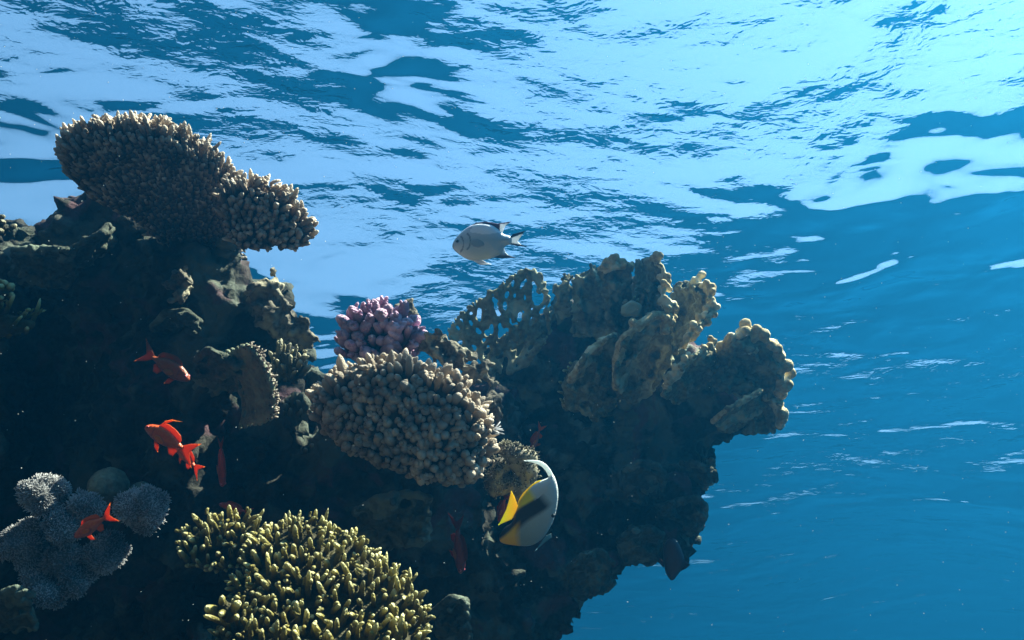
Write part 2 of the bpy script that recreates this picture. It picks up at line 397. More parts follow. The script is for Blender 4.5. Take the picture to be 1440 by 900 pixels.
reef_rock('overhang_rock', right, 0.010, RL, M['rock_r'])
# the foot of the reef, below and behind what the photo shows, down to the seabed
C, Rr = [], []
for k in range(50):
    z = CAM.z + 0.2 - k * 0.46; s = 0.55 + min(k, 16) * 0.09
    for q in range(3):
        a = rng.uniform(0, 6.28); C.append(Vector((-0.7 + math.cos(a) * s * 0.5 - min(k, 16) * 0.02, 2.35 + math.sin(a) * s * 0.4 + min(k, 16) * 0.05, z))); Rr.append(s * rng.uniform(0.7, 1.0))
# rock added out of view below, left and behind, to keep fill light off
for k in range(90):
    a = R(rng.uniform(150, 300)); rad_ = rng.uniform(2.3, 3.0); C.append(Vector((math.cos(a) * rad_, math.sin(a) * rad_, CAM.z + rng.uniform(-2.4, 1.4)))); Rr.append(rng.uniform(0.45, 0.75))
for k in range(60):
    C.append(Vector((rng.uniform(-2.8, 1.4), rng.uniform(-2.6, 2.2), CAM.z + rng.uniform(-2.5, -1.9)))); Rr.append(rng.uniform(0.6, 0.9))
for k in range(120):
    a = rng.uniform(0, 6.28); q = rng.uniform(0, 2.6); C.append(Vector((-0.7 + math.cos(a) * q, math.sin(a) * q, CAM.z + rng.uniform(-14, -2.5)))); Rr.append(rng.uniform(0.7, 1.2))
V, T = balls([c[:] for c in C], Rr)
o = put('reef_foot_and_shade_rock', sculpt(V, T, 0.09, [('CLOUDS', 0.8, 0.5), ('CLOUDS', 0.3, 0.2)]), M['rock']); tag(o, kind='structure')

# ------------------------------------------------------------------ corals
def branch_coral(name, root, poly, dfn, stalk, label, cat, group=None, thick=18, n=6000, mind=0.010, L=(0.03, 0.045), r=0.0045,
                 w=(0.5, 0.8, 0.5), mat='table', upv=Vector((0, 0, 1)), nubs=3, taper=0.6, fat=0.0, voxel=0.008, seed=1, nball=160, under=0.5, sides=7, away=0.0, relief=(), rv=0.2, nubr=0.62):
    t = empty(name, root, label, cat, group)
    C, Rr = fill(poly, dfn, nball, thick, 3, 0.004, seed=seed)
    base = sculpt(*balls([c[:] for c in C], Rr), voxel, [('CLOUDS', 0.05, 0.02)] + list(relief))
    p, nn = surf_points(base, n, mind, seed)
    rad = unit(p - np.array(stalk)[None]); u = np.array(upv)[None]
    d = unit(w[0] * nn + w[1] * rad + w[2] * u + away * np.array(FW)[None] + rng.normal(0, 0.16, p.shape))
    face = (nn * unit(u)).sum(1)
    LL = rng.uniform(L[0], L[1], len(p)) * np.where(face < -0.25, under, 1.0)
    rr = r * rng.uniform(1 - rv, 1 + rv, len(p))
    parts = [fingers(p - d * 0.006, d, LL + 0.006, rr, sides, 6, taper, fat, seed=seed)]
    for k in range(nubs):
        a = rng.uniform(0.3, 0.85, len(p)); sd_ = unit(np.cross(d, rng.normal(0, 1, p.shape)))
        q = p + d * (LL * a)[:, None]; dd = unit(d * 0.9 + sd_ * 0.75)
        v_, q_, t_, a_ = fingers(q, dd, LL * rng.uniform(0.22, 0.42, len(p)), rr * nubr, 6, 4, 0.8, seed=seed + k)
        a_ = np.repeat(a, 25) * 0.7 + a_ * 0.3
        parts.append((v_, q_, t_, a_))
    V, Q, T, A = merge(parts)
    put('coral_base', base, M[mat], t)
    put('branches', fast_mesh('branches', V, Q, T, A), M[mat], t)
    return t
def horiz(py0, d0):
    k0 = math.sin(_p) + (450 - py0) / FPX * math.cos(_p)
    return lambda x, y: d0 * k0 / (math.sin(_p) + (450 - y) / FPX * math.cos(_p))
hz = horiz(250, 1.45)
branch_coral('table_coral', P(255, 350, 1.6), [(90, 212), (100, 194), (134, 182), (200, 182), (262, 198), (296, 222), (325, 255), (345, 290), (345, 335), (325, 372), (262, 380), (205, 322), (165, 296), (125, 276), (98, 248)],
             lambda x, y: hz(x, y) + 0.0002 * (x - 200), P(262, 372, 1.55), 'broad flat table coral spreading over the upper left of the reef, its rim lit', 'coral', 'table corals at the top left',
             thick=19, n=26000, mind=0.0086, L=(0.020, 0.034), r=0.0050, taper=0.82, nubr=0.75, w=(0.4, 0.75, 0.5), away=-0.3, seed=3, nball=420, under=0.55)
branch_coral('table_coral', P(335, 345, 1.5), [(318, 275), (345, 258), (380, 272), (412, 298), (432, 328), (432, 348), (415, 350), (385, 342), (345, 352), (318, 335)],
             lambda x, y: 1.40 + 0.0006 * (y - 250), P(320, 350, 1.55), 'small sunlit lobe of table coral jutting out at the right of the broad one', 'coral', 'table corals at the top left',
             thick=17, n=9000, mind=0.0100, L=(0.020, 0.034), taper=0.82, nubr=0.75, r=0.0052, w=(0.5, 0.6, 0.6), away=-0.3, seed=4, nball=160, under=0.55)
lean = Vector((0, -0.75, 0.65)).normalized()
branch_coral('staghorn_coral', P(450, 880, 1.12), [(350, 800), (345, 760), (380, 745), (440, 740), (500, 768), (560, 815), (592, 860), (600, 990), (330, 990), (310, 880), (330, 845)],
             lambda x, y: 1.12 - (y - 740) * 0.0009, P(430, 960, 1.35), 'large yellow-brown finger coral with pale tips at the bottom of the reef', 'coral', 'finger corals at the bottom',
             thick=60, n=12000, mind=0.0108, L=(0.016, 0.032), r=0.0045, w=(0.35, 0.5, 0.5), mat='staghorn', upv=lean, nubs=1, seed=5, nball=120, under=1, taper=0.68, sides=9)
branch_coral('staghorn_coral', P(300, 800, 1.15), [(255, 790), (262, 762), (290, 742), (330, 730), (362, 740), (365, 790), (300, 800)],
             lambda x, y: 1.18 - (y - 740) * 0.0006, P(330, 840, 1.32), 'smaller clump of finger coral left of the large yellow-brown one', 'coral', 'finger corals at the bottom',
             thick=24, n=6000, mind=0.0108, L=(0.016, 0.032), r=0.0044, w=(0.4, 0.9, 0.3), mat='staghorn', upv=lean, nubs=1, seed=6, nball=90, under=1, taper=0.68, sides=9)
branch_coral('staghorn_coral', P(320, 860, 1.02), [(302, 852), (314, 844), (330, 846), (336, 872), (310, 880)],
             0.96, P(330, 890, 1.15), 'little rounded finger coral knob at the lower left edge of the large one', 'coral', 'finger corals at the bottom',
             thick=18, n=700, mind=0.012, L=(0.012, 0.022), r=0.0055, w=(0.6, 0.5, 0.3), mat='staghorn', upv=lean, nubs=0, seed=7, nball=50, under=1, taper=0.8, sides=8)
branch_coral('cauliflower_coral', P(580, 620, 1.45), [(446, 556), (478, 532), (524, 518), (580, 520), (634, 540), (668, 582), (686, 622), (690, 656), (650, 680), (570, 672), (490, 640), (448, 595)],
             lambda x, y: 1.36 + 0.0002 * abs(x - 570), P(575, 650, 1.55), 'cream cauliflower coral dome with rounded knobs in the middle of the reef', 'coral', 'cauliflower corals',
             thick=62, n=9000, mind=0.0098, L=(0.012, 0.034), r=0.0058, w=(0.55, 0.6, 0.5), mat='cauli', nubs=2, seed=8, nball=150, under=0.5, taper=0.95, fat=0.35, sides=10, rv=0.35, nubr=0.75, relief=[('CLOUDS', 0.12, 0.05)])
branch_coral('cauliflower_coral', P(530, 490, 1.62), [(478, 505), (482, 475), (500, 450), (535, 440), (572, 447), (580, 470), (580, 510)],
             1.52, P(530, 520, 1.66), 'rosy purple knobbed coral behind the cream cauliflower coral', 'coral', 'cauliflower corals',
             thick=34, n=3200, mind=0.0145, L=(0.016, 0.038), r=0.0082, w=(0.6, 0.7, 0.5), mat='purple', nubs=7, seed=9, nball=80, under=0.8, taper=0.95, fat=0.30, sides=10, rv=0.3, nubr=0.5)
# small corals down the left edge
branch_coral('small_branching_coral', P(10, 470, 1.35), [(-40, 430), (20, 440), (60, 452), (62, 462), (0, 475), (-40, 480)], 1.3, P(-30, 500, 1.5),
             'low dark branching coral with pale tips at the left edge', 'coral', thick=12, n=420, mind=0.016, L=(0.02, 0.036), r=0.0045, w=(0.3, 0.7, 0.6), mat='staghorn', nubs=1, seed=10, nball=40, under=0.3)
branch_coral('small_knobbed_coral', P(0, 420, 1.35), [(-30, 396), (5, 394), (20, 408), (20, 424), (-30, 432)], 1.3, P(-10, 430, 1.42),
             'little sunlit knobbed coral lump at the left edge', 'coral', thick=14, n=300, mind=0.010, L=(0.006, 0.010), r=0.006, w=(0.8, 0.3, 0.3), mat='staghorn', nubs=0, seed=11, nball=30, taper=0.95)
branch_coral('small_knobbed_coral', P(0, 330, 1.5), [(-60, 312), (0, 306), (25, 320), (40, 328), (-60, 340)], 1.5, P(-10, 350, 1.6),
             'crusty knobbed coral on the rock shoulder at the far left, under the table coral', 'coral', thick=10, n=700, mind=0.012, L=(0.008, 0.016), r=0.006, w=(0.8, 0.3, 0.5), mat='tuft', nubs=0, seed=12, nball=60, taper=0.9)
for k, (x, y, s, lab, ln) in enumerate([(402, 515, 26, 'upright stubby coral fingers above the gap beside the cream coral', 0.03), (412, 575, 15, 'small pale tipped coral tuft left of the cream cauliflower coral', 0.018),
                                    (429, 632, 8, 'tiny lone sunlit coral nub on the dark rock under the pale tuft', 0.012)]):
    branch_coral('finger_coral_tuft', P(x, y + s, 1.5), [(x - s, y + s * .7), (x - s * .7, y - s * .5), (x, y - s), (x + s * .8, y - s * .4), (x + s, y + s * .8)], 1.45, P(x, y + 2 * s, 1.55), lab, 'coral', 'small coral tufts left of the cream coral',
                 thick=10, n=600, mind=0.013, L=(ln * .6, ln), r=0.0055, w=(0.3, 0.5, 0.8), mat='tuft', nubs=1, seed=20 + k, nball=60, taper=0.8)

def knob_coral(name, pos_list, label, cat='coral', group=None, mat='knob', voxel=0.005, relief=(('CLOUDS', 0.05, 0.02), ('VORONOI', 0.02, -0.014, 0.4), ('CLOUDS', 0.010, 0.007))):
    C = [P(x, y, d)[:] for x, y, d, r in pos_list]; Rr = [r / FPX * d for x, y, d, r in pos_list]
    me = sculpt(*balls(C, Rr), voxel, relief)
    return tag(put(name, me, M[mat], at=Vector(C[0])), label, cat, group)
def scatter(poly, d, n, r0, r1, seed, jit=0.03):
    rs = np.random.RandomState(seed); poly = np.asarray(poly, float); pts = rs.uniform(poly.min(0), poly.max(0), (n * 8, 2)); pts = pts[inside(pts, poly)][:n]
    return [(x, y, (d(x, y) if callable(d) else d) + rs.uniform(-jit, jit), rs.uniform(r0, r1)) for x, y in pts]
knob_coral('knobbly_coral', scatter([(592, 475), (612, 466), (650, 490), (690, 520), (700, 560), (702, 600), (690, 590), (670, 540), (620, 505), (590, 500)], 1.55, 90, 5, 11, 30), 'grey knobbly coral crust running behind the right shoulder of the cream coral')
knob_coral('knobbly_coral', scatter([(562, 428), (572, 420), (588, 430), (592, 470), (580, 480)], 1.68, 16, 6, 10, 31), 'dark knob of coral peeping out behind the purple coral')
knob_coral('knobbly_coral', scatter([(352, 398), (378, 392), (386, 378), (394, 392), (402, 430), (440, 460), (448, 480), (430, 500), (400, 480), (370, 470), (350, 430)], 1.55, 90, 6, 13, 32), 'craggy brown coral tower standing right of the table coral stalk')
knob_coral('knobbly_coral', scatter([(232, 384), (262, 378), (270, 400), (262, 430), (236, 420)], 1.5, 26, 6, 10, 33), 'small round coral lumps in the gap under the table coral')
# a plate seen edge-on with a pale ruffled rim
rim = [(348, 486), (362, 500), (374, 522), (382, 545), (385, 568), (380, 590)]
t_ = empty('ruffled_plate_coral', P(365, 540, 1.42), 'upright plate coral with a pale ruffled rim beside the dark rock', 'coral')
pl = []
for i in range(60):
    a = i / 59 * (len(rim) - 1); j = min(int(a), len(rim) - 2); f = a - j
    x = rim[j][0] * (1 - f) + rim[j + 1][0] * f; y = rim[j][1] * (1 - f) + rim[j + 1][1] * f
    for q in range(7): pl.append((x - q * 7, y + q * 2, 1.40 + q * 0.012 + 0.006 * math.sin(i * 0.7), 5 - q * 0.3))
put('plate', sculpt(*balls([P(x, y, d)[:] for x, y, d, r in pl], [r / FPX * d for x, y, d, r in pl]), 0.004, [('CLOUDS', 0.02, 0.008)]), M['brain'], t_)
pp = np.array([P(x, y, d)[:] for x, y, d, r in pl[::7]]); pp = np.repeat(pp, 3, 0) + rng.normal(0, 0.003, (len(pp) * 3, 3))
V, Q, T, A = fingers(pp, np.array([[0.8, -0.2, 0.5]]) + rng.normal(0, 0.3, pp.shape), rng.uniform(0.006, 0.012, len(pp)), 0.0022, 6, 4, 0.8)
put('rim', fast_mesh('rim', V, Q, T, A), M['table'], t_)

# knobbly soft coral by the bannerfish: small domes fringed with tentacles
t_ = empty('fringed_soft_coral', P(720, 660, 1.5), 'grey-brown soft coral of small fringed domes hanging behind the bannerfish', 'coral')
pl = scatter([(690, 650), (700, 632), (722, 622), (742, 632), (756, 660), (752, 690), (720, 700), (692, 690)], 1.46, 34, 8, 13, 34, 0.02)
put('domes', sculpt(*balls([P(x, y, d)[:] for x, y, d, r in pl], [r / FPX * d for x, y, d, r in pl]), 0.005, [('CLOUDS', 0.02, 0.006)]), M['knob'], t_)
parts = []
for i, (x, y, d, r) in enumerate(pl):
    c = np.array(P(x, y, d)); R_ = r / FPX * d; n_ = 46
    dd = unit(rng.normal(0, 1, (n_, 3)) + np.array([[0, -0.6, 0.6]])); parts.append(fingers(c + dd * R_ * 0.9, dd + np.array([[0, 0, 0.3]]), rng.uniform(0.004, 0.008, n_), 0.0013, 5, 4, 0.8, seed=i))
V, Q, T, A = merge(parts); put('tentacles', fast_mesh('tentacles', V, Q, T, A), M['tuft'], t_)
# little pale fan of polyps on the right tip of the cream coral
pp = np.array([P(691, 607, 1.40)[:]] * 14) + rng.normal(0, 0.003, (14, 3))
V, Q, T, A = fingers(pp, np.array([[0.5, 0.1, 0.5]]) + rng.normal(0, 0.45, pp.shape), rng.uniform(0.012, 0.02, 14), 0.0018, 6, 4, 0.7)
tag(put('polyp_tuft', fast_mesh('polyp_tuft', V, Q, T, A), M['soft'], at=P(691, 607, 1.40)), 'tiny white tuft of polyps on the right edge of the cream cauliflower coral', 'coral')

# pale soft corals, lower left
softs = [(65, 694, 34, 'pale soft coral puff highest of the cluster, left of the round brain coral'), (122, 712, 26, 'small pale soft coral puff just below the round brain coral'),
         (198, 716, 38, 'pale soft coral puff at the right of the cluster'), (88, 742, 28, 'pale soft coral puff directly left of the head of the low orange fish'),
         (38, 768, 40, 'pale soft coral puff at the left of the cluster, by the picture edge'), (150, 778, 32, 'pale soft coral puff below the low orange fish'),
         (88, 808, 48, 'broadest pale soft coral puff at the bottom of the cluster')]
for i, (x, y, r, lab) in enumerate(softs):
    d0 = 1.28 + 0.02 * (i % 3); c0 = P(x, y, d0 + r / FPX * d0); R_ = r / FPX * d0
    t_ = empty('soft_coral', c0, lab, 'coral', 'pale soft corals at the lower left')
    rs = np.random.RandomState(50 + i); n_ = 44
    dd = unit(rs.normal(0, 1, (n_, 3))); cc = np.array(c0) + dd * R_ * rs.uniform(0.4, 0.8, (n_, 1))
    me = sculpt(*balls(cc, rs.uniform(0.18, 0.36, n_) * R_), 0.006, [('CLOUDS', 0.03, 0.012)])
    p_, nn = surf_points(me, 16000, 0.0023, i)
    V, Q, T, A = fingers(p_, unit(nn + rs.normal(0, 0.7, p_.shape) + np.array([[0, 0, 0.25]])), rs.uniform(0.003, 0.0075, len(p_)), 0.0010, 4, 4, 0.6, seed=i)
    put('stalks', me, M['soft'], t_); put('polyps', fast_mesh('polyps', V, Q, T, A), M['soft'], t_)
for x, y, r, lab in [(152, 686, 29, 'round pitted brain coral above the pale soft corals'), (198, 694, 18, 'smaller round brain coral to the right of the pitted one')]:
    me = sculpt(*balls([P(x, y, 1.42)[:]], [r / FPX * 1.42]), 0.0035, [('CLOUDS', 0.05, 0.01), ('VORONOI', 0.008, -0.002, 0.4)])
    tag(put('brain_coral', me, M['brain'], at=P(x, y, 1.42)), lab, 'coral', 'round brain corals')

# fire coral: plates cut by holes, with knobbed rims
def plate(name, poly, dfn, label, holes=0, hub=None, thick=0.02, yaw=0.0, rim_n=40, rim_r=(4, 8), voxel=0.0048, step=5, seed=1, warp=0.03, mat='fire', face_n=0, ridges=0, prot=0.05, group='fire corals on the overhang', relief=(('CLOUDS', 0.05, 0.02), ('VORONOI', 0.022, -0.012, 0.4), ('CLOUDS', 0.012, 0.007))):
    rs = np.random.RandomState(seed); poly = np.asarray(poly, float); lo, hi = poly.min(0), poly.max(0); cx, cy = (lo + hi) / 2
    gx, gy = np.meshgrid(np.arange(lo[0], hi[0], step), np.arange(lo[1], hi[1], step)); pts = np.stack([gx.ravel(), gy.ravel()], 1).astype(float) + rs.uniform(-1.2, 1.2, (gx.size, 2))
    pts = pts[inside(pts, poly)]
    if holes:
        hub = np.array(hub, float); H = []
        for k in range(holes):
            for _ in range(60):
                h = rs.uniform(lo, hi)
                if inside(h[None], poly)[0] and seg_dist(h[None], poly)[0] > 5 and all(np.hypot(*(h - q[0])) > 10.5 for q in H): H.append((h, rs.uniform(2.2, 3.3), rs.uniform(1.3, 2.4))); break
        k = np.ones(len(pts), bool)
        for h, r, e in H:
            a = (h - hub) / np.linalg.norm(h - hub); q = pts - h
            k &= np.hypot((q @ a) / e, q @ np.array([-a[1], a[0]])) > r + 1.5
        pts = pts[k]
    C, Rr = [], []
    D = lambda x, y: (dfn(x, y) if callable(dfn) else dfn) + math.tan(yaw) * (x - cx) / FPX * 2 + warp * noise.noise(Vector((x / 40, y / 40, seed)))
    for x, y in pts:
        d = D(x, y); C.append(P(x, y, d)[:]); Rr.append([thick * .5 + step * .35 / FPX * d * 1.2] * 3 if not holes else [step * 1.2 / FPX * d] * 3)
    L_ = np.cumsum([0] + [np.linalg.norm(poly[(i + 1) % len(poly)] - poly[i]) for i in range(len(poly))])
    for k in range(int(rim_n * 1.8)):
        a = rs.uniform(0, L_[-1]); j = np.searchsorted(L_, a) - 1; j = max(0, min(j, len(poly) - 1)); f = (a - L_[j]) / (L_[j + 1] - L_[j] + 1e-9)
        q = poly[j] * (1 - f) + poly[(j + 1) % len(poly)] * f
        if q[1] > cy + (hi[1] - lo[1]) * 0.30: continue
        d = D(*q); r = rs.uniform(*rim_r); out_ = unit(q - np.array([cx, hi[1] + 30]) + rs.normal(0, 14, 2)); r *= 0.72; dz = 0.0; sgn = rs.normal(0, 0.6)
        for s in range(4):
            dz += sgn * r / FPX * d; x_, y_ = q + out_ * s * r * 0.62; C.append(P(x_, y_, d + dz)[:]); Rr.append([r * (1.0 - 0.05 * s + (0.12 if s == 3 else 0)) / FPX * d] * 3)
    for k in range(ridges):
        u0 = (k + 0.5 + rs.uniform(-.3, .3)) / ridges; xt = lo[0] + (hi[0] - lo[0]) * u0; xb = cx + (xt - cx) * 0.55; ph = rs.uniform(0, 6)
        for s in np.linspace(0, 1, int((hi[1] - lo[1]) / 2.2)):
            q = np.array([xb + (xt - xb) * s + 4 * math.sin(s * 7 + ph), hi[1] + (lo[1] - hi[1]) * s])
            if not inside(q[None], poly)[0]: continue
            d = D(*q); pr = prot * (0.25 + 0.75 * s) * (0.75 + 0.4 * math.sin(s * 13 + ph))
            for z in np.arange(0, pr, 0.006): C.append(P(q[0], q[1], d - z)[:]); Rr.append([3.0 / FPX * d] * 3)
            if rs.rand() < 0.5: C.append(P(q[0] + rs.uniform(-3, 3), q[1], d - pr)[:]); Rr.append([rs.uniform(3.5, 6) / FPX * d] * 3)
    for k in range(face_n):
        q = pts[rs.randint(len(pts))]; d = D(*q) - thick * .5; r = rs.uniform(*rim_r) * 0.6; dd_ = rs.normal(0, 0.5, 2) + np.array([0, -1.0])
        for s in range(4): C.append(P(q[0] + dd_[0] * s * r * .7, q[1] + dd_[1] * s * r * .7, d - s * r / FPX * d * 0.5)[:]); Rr.append([r / FPX * d] * 3)
    me = sculpt(*balls(C, Rr), voxel, relief)
    return tag(put(name, me, M[mat], at=P(cx, hi[1], D(cx, hi[1]))), label, 'coral', group)
small = (('CLOUDS', 0.04, 0.008), ('CLOUDS', 0.014, 0.006))
plate('fire_coral', [(632, 468), (645, 448), (690, 414), (735, 383), (760, 388), (768, 412), (772, 470), (740, 515), (695, 535), (672, 500), (640, 488)], lambda x, y: 1.93, 'tan fire coral fan full of slots at the left end of the overhang', 85, (700, 560), 0.016, 0.35, 60, (2.6, 4.2), 0.0036, 3.0, 1, 0.02, relief=small)
plate('fire_coral', [(775, 420), (785, 388), (800, 392), (802, 440), (780, 460)], 2.0, 'narrow dark fire coral blade with round holes right of the slotted fan', 3, (790, 470), 0.02, 0.5, 10, (4, 6), 0.005, 4, 2)
plate('fire_coral', [(806, 470), (806, 405), (822, 388), (850, 380), (862, 392), (866, 480)], 2.06, 'dark wide fire coral plate in shade at the middle of the overhang top', 3, (835, 520), 0.03, 0.3, 18, (5, 8), 0.006, 5, 3, ridges=3, prot=0.05)
plate('fire_coral', [(1050, 608), (1060, 596), (1080, 590), (1096, 590), (1094, 602), (1070, 606)], 1.94, 'stubby orange-tan fire coral branch under the tip of the right ledge', 0, None, 0.02, 0.2, 16, (3, 6), 0.005, 4, 12)
plate('fire_coral', [(985, 680), (990, 655), (1002, 650), (1004, 672), (992, 690)], 1.98, 'small knobbed fire coral on the right flank below the ledge', 0, None, 0.02, 0.2, 18, (4, 6), 0.005, 4, 13)
def curve(pts, n):
    pts = np.asarray(pts, float); L_ = np.concatenate([[0], np.cumsum(np.linalg.norm(np.diff(pts[:, :2], axis=0), axis=1))]); t = np.linspace(0, L_[-1], n)
    return np.stack([np.interp(t, L_, pts[:, k]) for k in range(3)], 1)
def blade(front, back, label, knob=(3.0, 5.0), every=5.0, chain=4, out2=(0.0, -1.0), th=3.0, seed=1, warp=0.03, voxel=0.0036, group='fire corals on the overhang', mat='fire', second=True):
    """a wavy sheet between a knobbed front rim and a back line (photo pixels with real depths)"""
    rs = np.random.RandomState(seed); f = np.asarray(front, float); b = np.asarray(back, float)
    ln = np.linalg.norm(np.diff(f[:, :2], axis=0), axis=1).sum(); wd = max(np.hypot(*(f[:, :2].mean(0) - b[:, :2].mean(0))), abs(f[:, 2].mean() - b[:, 2].mean()) * 560)
    n = int(ln / 3.2) + 2; m = int(wd / 3.6) + 2; F = curve(f, n); B = curve(b, n)
    t = empty('fire_coral', P(*(B[n // 2])), label, 'coral', group); C, Rr = [], []
    for i in range(n):
        for j in range(m):
            s = j / (m - 1); q = F[i] * (1 - s) + B[i] * s; w_ = warp * noise.noise(Vector((i / 9.0, s * 3, seed * 3.1))) + 0.5 * warp * noise.noise(Vector((i / 3.5, s * 9, seed * 7.7)))
            C.append(P(q[0], q[1], q[2] + w_)[:]); Rr.append(th * (1 + 0.5 * s + 0.25 * noise.noise(Vector((i / 4.0, s * 8, seed)))) / FPX * q[2])
    for s in (0.3, 0.6, 0.85)[:2 if wd < 45 else 3]:                 # folds standing on the face of the sheet
        i0, i1 = sorted(rs.randint(0, n, 2)); i0 = max(0, i0 - n // 5); i1 = min(n, i1 + n // 5)
        for i in range(i0, i1):
            s_ = s + 0.08 * math.sin(i * 0.35 + seed); q = F[i] * (1 - s_) + B[i] * s_; h = 0.045 * math.sin(math.pi * (i - i0 + 1) / (i1 - i0 + 2)) * (0.8 + 0.4 * noise.noise(Vector((i / 3.0, s * 5, seed))))
            for z in np.arange(0, h, 0.005): C.append(P(q[0] + z * 260 * math.sin(seed), q[1] - z * 180, q[2] - z)[:]); Rr.append(3.0 / FPX * q[2])
            if h > 0.012 and rs.rand() < 0.45: C.append(P(q[0] + h * 260 * math.sin(seed) + rs.uniform(-3, 3), q[1] - h * 220, q[2] - h)[:]); Rr.append(rs.uniform(3.0, 5.0) / FPX * q[2])
    put('blade', sculpt(*balls(C, Rr), voxel, [('CLOUDS', 0.04, 0.014), ('VORONOI', 0.02, -0.010, 0.4), ('CLOUDS', 0.010, 0.006)]), M[mat], t)
    C = [P(*F[i])[:] for i in range(n)]; Rr = [th * 1.15 / FPX * F[i][2] for i in range(n)]; o2 = np.array(out2, float)
    for k in range(int(ln / every * 2.2)):
        i = rs.randint(n); s0 = rs.uniform(0, 0.10)
        q = F[i] * (1 - s0) + B[i] * s0; r = rs.uniform(*knob) * (1 if s0 < 0.25 else 0.8); d = q[2]
        o = o2 * 0.8 + rs.normal(0, 0.55, 2); dz = rs.normal(-0.35, 0.45)
        for s in range(chain):
            C.append(P(q[0] + o[0] * s * r * .62, q[1] + o[1] * s * r * .62, d + dz * s * r * .62 / FPX * d)[:]); Rr.append(r * (0.85 + (0.22 if s >= chain - 1 else 0)) / FPX * d)
            o = o + rs.normal(0, 0.18, 2)
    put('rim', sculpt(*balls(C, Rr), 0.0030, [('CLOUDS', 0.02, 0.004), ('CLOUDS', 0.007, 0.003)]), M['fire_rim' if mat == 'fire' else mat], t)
    return t
blade([(842, 378, 1.90), (858, 368, 1.89), (875, 366, 1.9), (888, 374, 1.92)], [(862, 486, 1.97), (868, 488, 1.97), (880, 485, 1.98), (888, 478, 1.98)], 'tall pale upright fire coral slab left of the twin summit blades', (3, 5), 5, 3, seed=4)
blade([(918, 364, 1.84), (932, 376, 1.83), (936, 398, 1.82), (931, 420, 1.80), (940, 440, 1.79), (934, 466, 1.78)], [(896, 368, 2.04), (893, 392, 2.03), (892, 420, 2.03), (894, 440, 2.02), (894, 460, 2.0), (895, 480, 2.0)], 'tallest fire coral blade at the summit of the overhang, sunlit down its right rim', (3, 5.2), 4, 4, (0.7, -0.5), seed=5)
blade([(975, 397, 1.93), (994, 402, 1.86), (1001, 424, 1.84), (992, 448, 1.82), (974, 466, 1.80), (960, 486, 1.80)], [(948, 402, 2.06), (947, 420, 2.06), (947, 440, 2.05), (946, 460, 2.04), (944, 480, 2.02), (942, 500, 2.0)], 'knobbed dark fire coral blade right of the tallest one', (3.5, 6), 4.5, 3, (0.8, -0.4), seed=6)
blade([(866, 545, 1.80), (866, 505, 1.77), (878, 474, 1.76), (898, 456, 1.76), (920, 442, 1.78), (936, 444, 1.80)], [(888, 562, 1.86), (905, 556, 1.88), (915, 545, 1.9), (925, 530, 1.92), (935, 515, 1.94), (942, 505, 1.95)], 'green-tan fire coral lobe standing in front of the tallest blade', (3, 6), 6, 2, (-0.3, -0.8), th=5.0, seed=7, warp=0.05)
blade([(796, 572, 1.86), (800, 545, 1.82), (812, 518, 1.80), (830, 492, 1.80), (850, 478, 1.82), (864, 472, 1.84)], [(838, 586, 1.90), (850, 580, 1.90), (860, 572, 1.92), (866, 560, 1.94), (872, 545, 1.95), (876, 530, 1.96)], 'low green-tan fire coral lobe with thin fingers on its left rim', (2.6, 5), 6, 2, (-0.6, -0.5), th=4.6, seed=8, warp=0.05)
blade([(932, 556, 1.80), (942, 532, 1.78), (960, 512, 1.77), (985, 494, 1.78), (1003, 482, 1.82)], [(950, 566, 1.92), (965, 560, 1.95), (980, 548, 1.96), (995, 536, 1.97), (1008, 522, 1.98)], 'sunlit folded fire coral ridge linking the summit and the right ledge', (3, 5.5), 4.5, 3, (0.2, -0.9), seed=9, warp=0.05)
blade([(1003, 506, 1.92), (1020, 490, 1.88), (1040, 474, 1.86), (1062, 478, 1.85), (1080, 486, 1.86), (1090, 508, 1.87), (1097, 530, 1.88), (1098, 556, 1.90)], [(1010, 540, 1.90), (1024, 545, 1.92), (1040, 550, 1.93), (1052, 555, 1.94), (1060, 560, 1.95), (1066, 566, 1.96), (1070, 572, 1.97), (1072, 580, 1.98)], 'lumpy pale fire coral mass crowning the right ledge', (5, 9.5), 6, 3, (0.3, -0.9), th=6, seed=10, warp=0.06)
blade([(1003, 592, 1.80), (1020, 578, 1.78), (1042, 566, 1.78), (1066, 552, 1.80)], [(1018, 606, 1.90), (1035, 602, 1.92), (1052, 594, 1.93), (1070, 584, 1.94)], 'bright sunlit fire coral shelf low on the face of the right ledge', (2.6, 4.6), 6, 2, (0.0, -0.8), th=4, seed=11, warp=0.04)
blade([(1078, 560, 1.90), (1094, 570, 1.90), (1098, 584, 1.90), (1096, 598, 1.90)], [(1060, 566, 1.98), (1068, 578, 1.98), (1072, 588, 1.98), (1070, 600, 1.98)], 'round knobs of fire coral at the far right tip of the ledge', (5, 8), 7, 2, (0.9, 0.1), th=5, seed=14)
